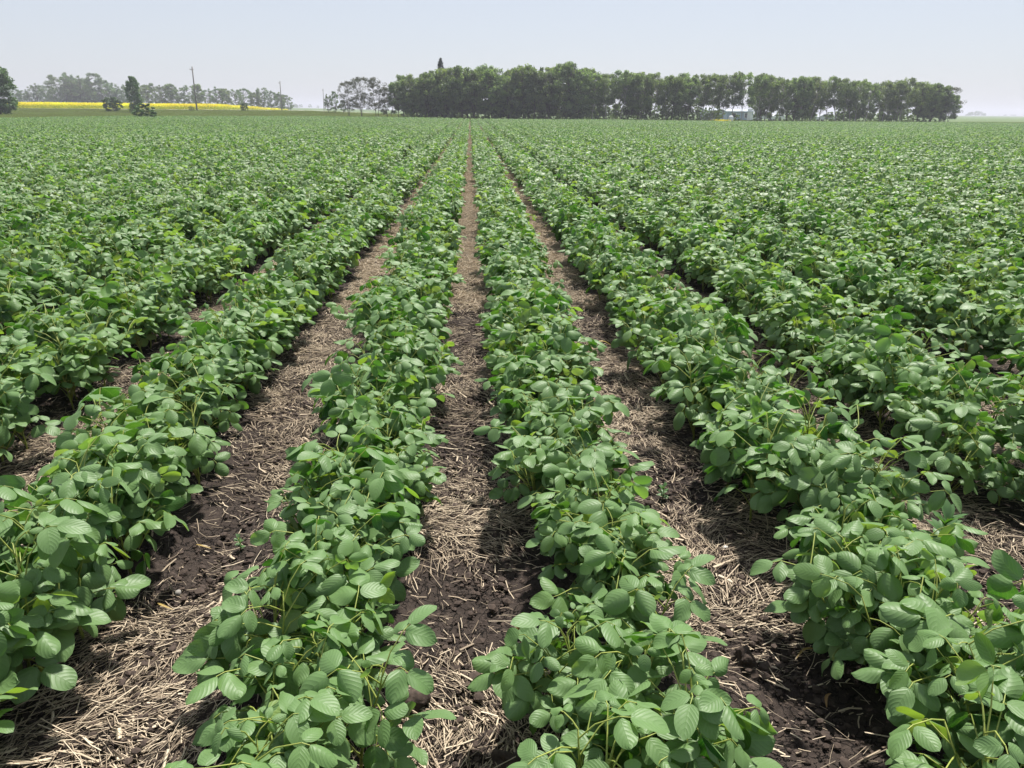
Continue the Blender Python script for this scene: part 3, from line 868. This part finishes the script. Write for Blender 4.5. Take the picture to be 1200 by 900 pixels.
WL = [(4, 97), (16, 103), (28, 104), (42, 97), (52, 99), (64, 101), (74, 84), (84, 86), (92, 88), (101, 92), (110, 85), (120, 93), (130, 95), (143, 100), (150, 98), (160, 98), (33, 108), (58, 108), (88, 104), (115, 103), (22, 108), (47, 106), (69, 103), (79, 100), (97, 98), (105, 100), (124, 104), (137, 102), (155, 106)]
for i, (px, ty) in enumerate(sorted(WL)):
    Y = 262+random.uniform(-6, 8); x = lateral(px, 110, Y)
    tree('willow_tree', WILLOW, x, Y, height(px, ty, Y)-float(H0(x, Y)), 'hazy grey-green tree in the wood beyond the yellow field, %s from the left' % ordinal(i+1), 'tree', 'trees of the wood beyond the yellow field', random.uniform(.85, 1.15))
WR = [(172, 99), (181, 97), (190, 99), (199, 98), (209, 101), (222, 99), (232, 98), (243, 103), (255, 101), (263, 103), (276, 104), (286, 103), (298, 105), (307, 102), (317, 106), (327, 107), (336, 111)]
for i, (px, ty) in enumerate(WR):
    Y = 232+random.uniform(-3, 4); x = lateral(px, 110, Y)
    tree('willow_tree', WILLOW if i % 3 else POPLAR, x, Y, height(px, ty, Y)-float(H0(x, Y)), 'hazy tree in the far row behind the utility poles, %s from the left' % ordinal(i+1), 'tree', 'trees of the row behind the utility poles', random.uniform(.85, 1.05))

# far woods on the horizon (one mass)
P = []; I = []; Rr = []; S = []
def woods(x0, x1, Y, hm, n):
    for i in range(n):
        px = random.uniform(x0, x1); y = Y+random.uniform(0, 60); x = lateral(px, 126, y)
        f = math.sin((px-x0)/(x1-x0)*math.pi)**.35
        s = hm/7*random.uniform(.75, 1.1)*max(.4, f)
        P.append((x, y, float(H0(x, y)))); I.append(random.randrange(6)); Rr.append((0, 0, random.uniform(0, 6.28))); S.append((s*1.2, s*1.2, s))
woods(-300, 400, 760, 7.5, 130); woods(1134, 1158, 900, 6.0, 16); woods(1158, 1500, 1300, 5.0, 70); woods(395, 560, 900, 7, 30)
def merged(t, c):
    import bmesh
    bm = bmesh.new(); bm.from_mesh(c); me = bpy.data.meshes.new('wood'); bm.to_mesh(me); bm.free()
    me.materials.append(M_TREE); return me
fw = gn_scatter('woods', [c for (t, c, h) in WILLOW], P, I, Rr, S); fw['label'] = 'faint bluish woods on the far horizon'

# ------------------------------------------------------------------ grass, canola
def blade_patch(n, size, hmin, hmax, w, tlo, thi, seed, mat, nm):
    rs = np.random.default_rng(seed)
    x = rs.uniform(-size/2, size/2, n); y = rs.uniform(-size/2, size/2, n); h = rs.uniform(hmin, hmax, n); a = rs.uniform(0, 6.28, n)
    b = np.stack([x, y, np.zeros(n)], 1); s = np.stack([np.cos(a), np.sin(a), 0*a], 1)*w
    top = b+np.stack([rs.normal(0, .25, n)*h, rs.normal(0, .25, n)*h, h], 1)
    V_ = np.stack([b-s, b+s, top+s*.2, top-s*.2], 1).reshape(-1, 3); Q_ = np.arange(n*4).reshape(-1, 4)
    me = big_mesh(nm, V_, Q_, mat); at = me.attributes.new('tint', 'FLOAT', 'POINT'); at.data.foreach_set('value', np.repeat(rs.uniform(tlo, thi, n), 4).astype(np.float32))
    return me
gs = [blade_patch(1500, 2.0, .10, .30, .012, 0, .95, 50+i, M_GRASS, 'grass_patch') for i in range(4)]
P = []; I = []; Rr = []; S = []
for Y in np.arange(40, 126, 1.7):
    for X in np.arange(-100, -4, 1.7):
        if inside(np.array([X]), np.array([Y]))[0]: continue
        u, v, z = project(np.array([X, Y, 0]))
        if u < -120 or u > 480: continue
        x = X+rng.uniform(-.4, .4); y = Y+rng.uniform(-.4, .4)
        P.append((x, y, float(H0(x, y)))); I.append(int(rng.integers(4))); Rr.append((0, 0, rng.uniform(0, 6.28))); s = rng.uniform(.8, 1.2); S.append((1, 1, s*.7))
for px in np.arange(395, 1400, 6):                 # strip in front of and under the belt, and right of it
    for dy in (-3.0, -1.2, .6, 2.4, 4.5, 7):
        Y = belt_y(min(px, 1133))+dy+ (2.0 if px > 1133 else 0); x = lateral(px, 138, Y)
        P.append((x, Y, float(H0(x, Y)))); I.append(int(rng.integers(4))); Rr.append((0, 0, rng.uniform(0, 6.28))); S.append((1, 1, rng.uniform(.7, 1.3)))
gr = gn_scatter('grass', gs, P, I, Rr, S); gr['label'] = 'rough grass verge between the crop, the road and the shelterbelt'

def canola_patch(seed):
    rs = np.random.default_rng(seed); n = 1700
    z = np.clip(rs.normal(.86, .10, n), .2, 1.08); grn = rs.random(n) < .22; z = np.where(grn, rs.uniform(.05, .85, n), z)
    P_ = np.stack([rs.uniform(-1.5, 1.5, n), rs.uniform(-1.5, 1.5, n), z], 1)
    nn = rs.normal(0, 1, (n, 3))+np.array([0, -.3, .8]); nn /= np.linalg.norm(nn, axis=1)[:, None]
    ax = np.cross(nn, rs.normal(0, 1, (n, 3))); ax /= np.linalg.norm(ax, axis=1)[:, None]; bx = np.cross(nn, ax); s = .055
    V_ = np.stack([P_-ax*s, P_+bx*s, P_+ax*s, P_-bx*s], 1).reshape(-1, 3)
    me = big_mesh('canola_patch', V_, np.arange(n*4).reshape(-1, 4), M_CANL)
    at = me.attributes.new('tint', 'FLOAT', 'POINT'); at.data.foreach_set('value', np.repeat(np.where(grn, 1.0, rs.uniform(0, .8, n)), 4).astype(np.float32)); return me
cs = [canola_patch(i) for i in range(4)]
P = []; I = []; Rr = []; S = []
for Y in np.arange(132, 252, 2.7):
    for X in np.arange(-230, -20, 2.7):
        u, v, z = project(np.array([X, Y, 0]))
        if u < -120 or u > 352: continue
        if X > -44.5-(Y-132)*.13: continue
        P.append((X, Y, float(H0(X, Y)))); I.append(int(rng.integers(4))); Rr.append((0, 0, rng.choice([0, 1.5708, 3.1416]))); S.append((1, 1, rng.uniform(.93, 1.07)))
cn = gn_scatter('canola_crop', cs, P, I, Rr, S); cn['label'] = 'bright yellow flowering canola crop beyond the gravel road'
# some yellow weeds in the crop edge before the farmyard
mb = MB()
for i in range(420):
    px = random.gauss(846, 5.5); Y = 91.5+random.uniform(-2.5, 1.2); x = lateral(px, 141, Y); z = random.uniform(.32, .50)
    c = np.array([x, Y, z]); nn = norm(rng.normal(0, 1, 3)+np.array([0, 0, .6])); ax = norm(np.cross(nn, rng.normal(0, 1, 3))); bx = np.cross(nn, ax)
    mb.add(np.array([c-ax*.03, c+bx*.03, c+ax*.03, c-bx*.03]), [(0, 1, 2, 3)], None, random.uniform(0, .8))
yf = link('yellow_flowers', mb.mesh('yellow_flowers', M_CANL, False)); yf['kind'] = 'stuff'; yf['label'] = 'small patch of yellow flowers at the crop edge before the farmyard'

# ------------------------------------------------------------------ road
M_GRAVEL = plain('gravel', (.42, .39, .35), .9, col2=(.32, .30, .27), scale=3)
def strip(name, pts, w, mat, dz):
    V_ = []; n = len(pts)
    for i, (x, y) in enumerate(pts):
        a = np.array(pts[min(i+1, n-1)])-np.array(pts[max(i-1, 0)]); s = norm(np.array([-a[1], a[0]]))
        for q in (-w/2, 0, w/2):
            X = x+s[0]*q; Y = y+s[1]*q
            V_.append((X, Y, float(H0(X, Y))+dz))
    Q_ = np.array([(i*3+j, (i+1)*3+j, (i+1)*3+j+1, i*3+j+1) for i in range(n-1) for j in range(2)])
    o = link(name, big_mesh(name, np.array(V_), Q_, mat)); o['kind'] = 'structure'; return o
xx = np.arange(-160, -12, 4.0)
strip('road', [(x, 127.5) for x in xx], 4.5, M_GRAVEL, .16)

# ------------------------------------------------------------------ utility poles
M_POLE = plain('weathered_wood', (.26, .24, .22), .85, .35, 4)
M_INS = plain('insulator', (.25, .25, .27), .3)
def pole(px_b, px_t, ty, Y, label):
    x = lateral(px_b, 128, Y); z0 = float(H0(x, Y)); x1 = lateral(px_t, ty, Y); z1 = height(px_t, ty, Y)
    root = empty('utility_pole', (x, Y, z0)); tag(root, label, 'utility pole', 'utility poles along the road')
    hh = z1-z0; dx = x1-x
    mb = MB(); mb.tube([(0, 0, -.4), (dx*.5, 0, hh*.5), (dx, 0, hh)], [.12, .10, .085], 9); link('post', mb.mesh('post', M_POLE), root)
    mb = MB(); k = .93
    mb.tube([(dx*k-.1, -.75, hh*k), (dx*k-.1, .75, hh*k)], .05, 4); link('crossarm', mb.mesh('crossarm', M_POLE), root)
    for q in (-.65, .65):
        mb = MB(); mb.tube([(dx*k-.1, q, hh*k+.04), (dx*k-.1, q, hh*k+.2)], [.035, .02], 6); link('insulator', mb.mesh('insulator', M_INS), root)
pole(230.5, 225, 78, 121.5, 'tallest nearest utility pole, leaning left above the yellow field')
pole(330, 328, 95, 178, 'middle-sized utility pole at the right end of the far tree row')
pole(379.5, 378.5, 104, 243, 'smallest farthest utility pole just left of the shelterbelt')

# ------------------------------------------------------------------ farmyard behind the belt
import bmesh
def box(mb, c, s):
    x, y, z = c; a, b, d = (q/2 for q in s)
    v = [(x+i*a, y+j*b, z+k*d) for i in (-1, 1) for j in (-1, 1) for k in (-1, 1)]
    mb.add(v, [(0, 1, 3, 2), (4, 6, 7, 5), (0, 4, 5, 1), (2, 3, 7, 6), (0, 2, 6, 4), (1, 5, 7, 3)])
M_WALLB = plain('pale_blue_siding', (.32, .41, .54), .6, .15, 3)
M_WHITE = plain('white_paint', (.72, .74, .76), .45, .08, 2)
M_GLASS = plain('dark_glass', (.02, .025, .03), .1)
M_RUB = plain('rubber', (.02, .02, .02), .8)
M_RIM = plain('wheel_metal', (.4, .4, .42), .4, metal=.6)
M_ROOFM = plain('white_metal_roof', (.45, .50, .56), .4, .1, 1.5)
def shed(px0, px1, Y, hw, roof, label, mat, doorside=1):
    x0, x1 = lateral(px0, 138, Y), lateral(px1, 138, Y); w = x1-x0; cx = (x0+x1)/2; D = 5.0
    root = empty('farm_building', (cx, Y, 0)); tag(root, label, 'building')
    mb = MB(); v = [(-w/2, 0, 0), (w/2, 0, 0), (w/2, 0, hw), (-w/2, 0, hw), (-w/2, D, 0), (w/2, D, 0), (w/2, D, hw), (-w/2, D, hw), (-w/2, D/2, hw+roof), (w/2, D/2, hw+roof)]
    mb.add(v, [(0, 1, 2, 3), (5, 4, 7, 6), (4, 0, 3, 8, 7), (1, 5, 6, 9, 2)]); link('wall', mb.mesh('wall', mat, False), root)
    mb = MB(); e = .3; k = roof/(D/2); t = .08
    for sg in (0, 1):
        yy = (lambda q: q if sg == 0 else D-q)
        a = [(-w/2-e, yy(-e), hw-k*e+.02), (w/2+e, yy(-e), hw-k*e+.02), (w/2+e, yy(D/2), hw+roof+.02), (-w/2-e, yy(D/2), hw+roof+.02)]
        b = [(p[0], p[1], p[2]+t) for p in a]; mb.add(a+b, [(0, 1, 2, 3), (4, 7, 6, 5), (0, 4, 5, 1), (1, 5, 6, 2), (3, 2, 6, 7), (0, 3, 7, 4)])
    link('roof', mb.mesh('roof', M_ROOFM, False), root)
    n = max(2, int(w/1.6))
    for i in range(n):
        xx_ = -w/2+w*(i+.5)/n
        mb = MB(); box(mb, (xx_, -.03, hw*.58), (.7, .06, .7)); f = link('window', mb.mesh('window', M_GLASS, False), root)
        mb = MB()
        for (cx_, cz_, sx_, sz_) in ((xx_, hw*.58+.39, .86, .08), (xx_, hw*.58-.39, .86, .08), (xx_-.39, hw*.58, .08, .70), (xx_+.39, hw*.58, .08, .70)):
            box(mb, (cx_, -.04, cz_), (sx_, .09, sz_))
        link('frame', mb.mesh('frame', M_WHITE, False), f)
    mb = MB(); box(mb, (w/2-.6, -.035, .95), (.85, .07, 1.9)); link('door', mb.mesh('door', M_WHITE, False), root)
shed(852, 882, 128, 1.45, .30, 'pale blue building with white roof seen through the shelterbelt trunks', M_WALLB)
shed(828, 846, 140, 1.6, .4, 'smaller pale grey building left of the pale blue one, behind trunks', plain('grey_siding', (.42, .45, .50), .7, .15, 3))

def vehicle(name, px, Y, prof, win, wheels, Wd, mat, label, cat, s=1.0, yaw=0):
    x = lateral(px, 138, Y); root = empty(name, (x, Y, 0), yaw); root.scale = (s, s, s); tag(root, label, cat)
    def extr(poly, w, m, nm, y0=0, par=root):
        mb = MB(); n = len(poly)
        v = [(a, y0-w/2, b) for a, b in poly]+[(a, y0+w/2, b) for a, b in poly]
        mb.add(v, [tuple(range(n)), tuple(range(n, 2*n))[::-1]]+[(i, n+i, n+(i+1) % n, (i+1) % n) for i in range(n)])
        o = link(nm, mb.mesh(nm, m, False), par); bv = o.modifiers.new('b', 'BEVEL'); bv.width = .03; bv.segments = 2; return o
    extr(prof, Wd, mat, 'body')
    for w_ in win: extr(w_, Wd+.02, M_GLASS, 'window')
    for wx in wheels:
        for sg in (-1, 1):
            mb = MB(); mb.tube([(wx, sg*(Wd/2-.12)-.1, .33), (wx, sg*(Wd/2-.12)+.1, .33)], .33, 18); w_ = link('wheel', mb.mesh('tyre', M_RUB), root)
            mb = MB(); mb.tube([(wx, sg*(Wd/2-.12)-.11, .33), (wx, sg*(Wd/2-.12)+.11, .33)], .19, 12); link('rim', mb.mesh('rim', M_RIM), w_)
    mb = MB(); [box(mb, (max(p[0] for p in prof)+.0, q, .78), (.05, .3, .14)) for q in (-Wd/2+.3,)]; link('headlight', mb.mesh('headlight', M_WHITE, False), root)
    mb = MB(); [box(mb, (max(p[0] for p in prof)+.0, q, .78), (.05, .3, .14)) for q in (Wd/2-.3,)]; link('headlight', mb.mesh('headlight', M_WHITE, False), root)
truck = [(-2.7, .45), (2.6, .45), (2.65, .95), (1.6, 1.12), (.95, 1.75), (-.55, 1.78), (-.7, 1.15), (-2.7, 1.12)]
vehicle('pickup_truck', 895, 124, truck, [[(-.45, 1.18), (.12, 1.18), (.12, 1.66), (-.38, 1.66)], [(.2, 1.18), (1.32, 1.15), (.9, 1.66), (.2, 1.66)]], (-1.75, 1.75), 1.8, M_WHITE,
        'white pickup truck parked right of the pale blue building, behind trunks', 'pickup truck', .72)
car = [(-2.2, .4), (2.2, .4), (2.2, .8), (1.2, .95), (.6, 1.42), (-1.2, 1.45), (-2.0, 1.0), (-2.2, .9)]
vehicle('car', 911, 126, car, [[(-1.5, .98), (-.3, .98), (-.3, 1.36), (-1.15, 1.36)], [(-.2, .98), (.95, .96), (.5, 1.34), (-.2, 1.36)]], (-1.35, 1.35), 1.75, M_WHITE,
        'white car parked beside the white pickup truck, behind trunks', 'car', .8, .3)
vehicle('car', 969, 124, car, [[(-1.5, .98), (-.3, .98), (-.3, 1.36), (-1.15, 1.36)], [(-.2, .98), (.95, .96), (.5, 1.34), (-.2, 1.36)]], (-1.35, 1.35), 1.75, plain('silver_paint', (.55, .57, .6), .35, .05, 2, .3),
        'silver car alone behind the right part of the shelterbelt', 'car', .85, .1)
# white tank at the crop edge
x = lateral(856.5, 139, 94); tk = empty('water_tank', (x, 94, float(H0(x, 94)))); tag(tk, 'small white plastic tank at the crop edge before the pale blue building', 'tank')
mb = MB(); mb.tube([(0, 0, 0), (0, 0, .08), (0, 0, .72), (0, 0, .86), (0, 0, .93)], [.26, .30, .30, .24, .10], 20); link('body', mb.mesh('tank', M_WHITE), tk)
mb = MB(); mb.tube([(0, 0, .93), (0, 0, .98)], .11, 14); link('lid', mb.mesh('lid', plain('grey_plastic', (.3, .3, .3), .5)), tk)

# ------------------------------------------------------------------ haze
HAZE = 0.0008
mb = MB(); box(mb, (0, 1000, 10.75), (4100, 2300, 25.5))
# bottom below ground, top just above the tallest tree
v = mb.v[0]; v[:, 2] = np.where(v[:, 2] > 5, 17.0, -1.2)
hm = bpy.data.materials.new('haze'); hm.use_nodes = True; nt = hm.node_tree; nt.nodes.clear()
o_ = nt.nodes.new('ShaderNodeOutputMaterial'); pv = nt.nodes.new('ShaderNodeVolumePrincipled')
pv.inputs['Color'].default_value = (.88, .90, 1, 1); pv.inputs['Density'].default_value = HAZE; pv.inputs['Anisotropy'].default_value = .25
nt.links.new(pv.outputs[0], o_.inputs['Volume'])
hz = link('haze', mb.mesh('haze', hm, False)); hz['kind'] = 'stuff'

# ------------------------------------------------------------------ light
SUN_EL, SUN_AZ = 62.0, 24.0     # azimuth clockwise from +Y (ahead), so slightly to the right
sd = bpy.data.lights.new('sun', 'SUN'); sd.energy = 5.0; sd.angle = R(2.6); sd.color = (1, .955, .89)
so = bpy.data.objects.new('sun', sd); COL.objects.link(so)
dirv = Vector((math.sin(R(SUN_AZ))*math.cos(R(SUN_EL)), math.cos(R(SUN_AZ))*math.cos(R(SUN_EL)), math.sin(R(SUN_EL))))
so.rotation_euler = dirv.to_track_quat('Z', 'Y').to_euler()
w = bpy.data.worlds.new('World'); scn.world = w; w.use_nodes = True
wt = w.node_tree; bg = wt.nodes['Background']
sky = wt.nodes.new('ShaderNodeTexSky'); sky.sky_type = 'NISHITA'; sky.sun_disc = False
sky.sun_elevation = R(SUN_EL); sky.sun_rotation = R(SUN_AZ)
scn.render.film_transparent = False; sky.altitude = 300; sky.air_density = 1.0; sky.dust_density = 1.6; sky.ozone_density = 4.0
# smoke-hazed air: the clear sky is veiled by an even pale layer, thickest towards the horizon
tc = wt.nodes.new('ShaderNodeTexCoord'); sp = wt.nodes.new('ShaderNodeSeparateXYZ'); wt.links.new(tc.outputs['Generated'], sp.inputs[0])
mr = wt.nodes.new('ShaderNodeMapRange'); wt.links.new(sp.outputs[2], mr.inputs[0])
mr.inputs[1].default_value = 0; mr.inputs[2].default_value = .6; mr.inputs[3].default_value = .72; mr.inputs[4].default_value = .58
mxw = wt.nodes.new('ShaderNodeMix'); mxw.data_type = 'RGBA'; wt.links.new(mr.outputs[0], mxw.inputs[0]); wt.links.new(sky.outputs[0], mxw.inputs[6])
mxw.inputs[7].default_value = (5.8, 5.98, 6.45, 1)
wt.links.new(mxw.outputs[2], bg.inputs['Color']); bg.inputs['Strength'].default_value = .085

scn.view_settings.view_transform = 'Standard'; scn.view_settings.look = 'None'
scn.view_settings.exposure = .6; scn.view_settings.gamma = 1
scn.cycles.use_denoising = True
scn.cycles.max_bounces = 6; scn.cycles.diffuse_bounces = 3; scn.cycles.glossy_bounces = 2
scn.cycles.transmission_bounces = 3; scn.cycles.transparent_max_bounces = 4; scn.cycles.volume_bounces = 0
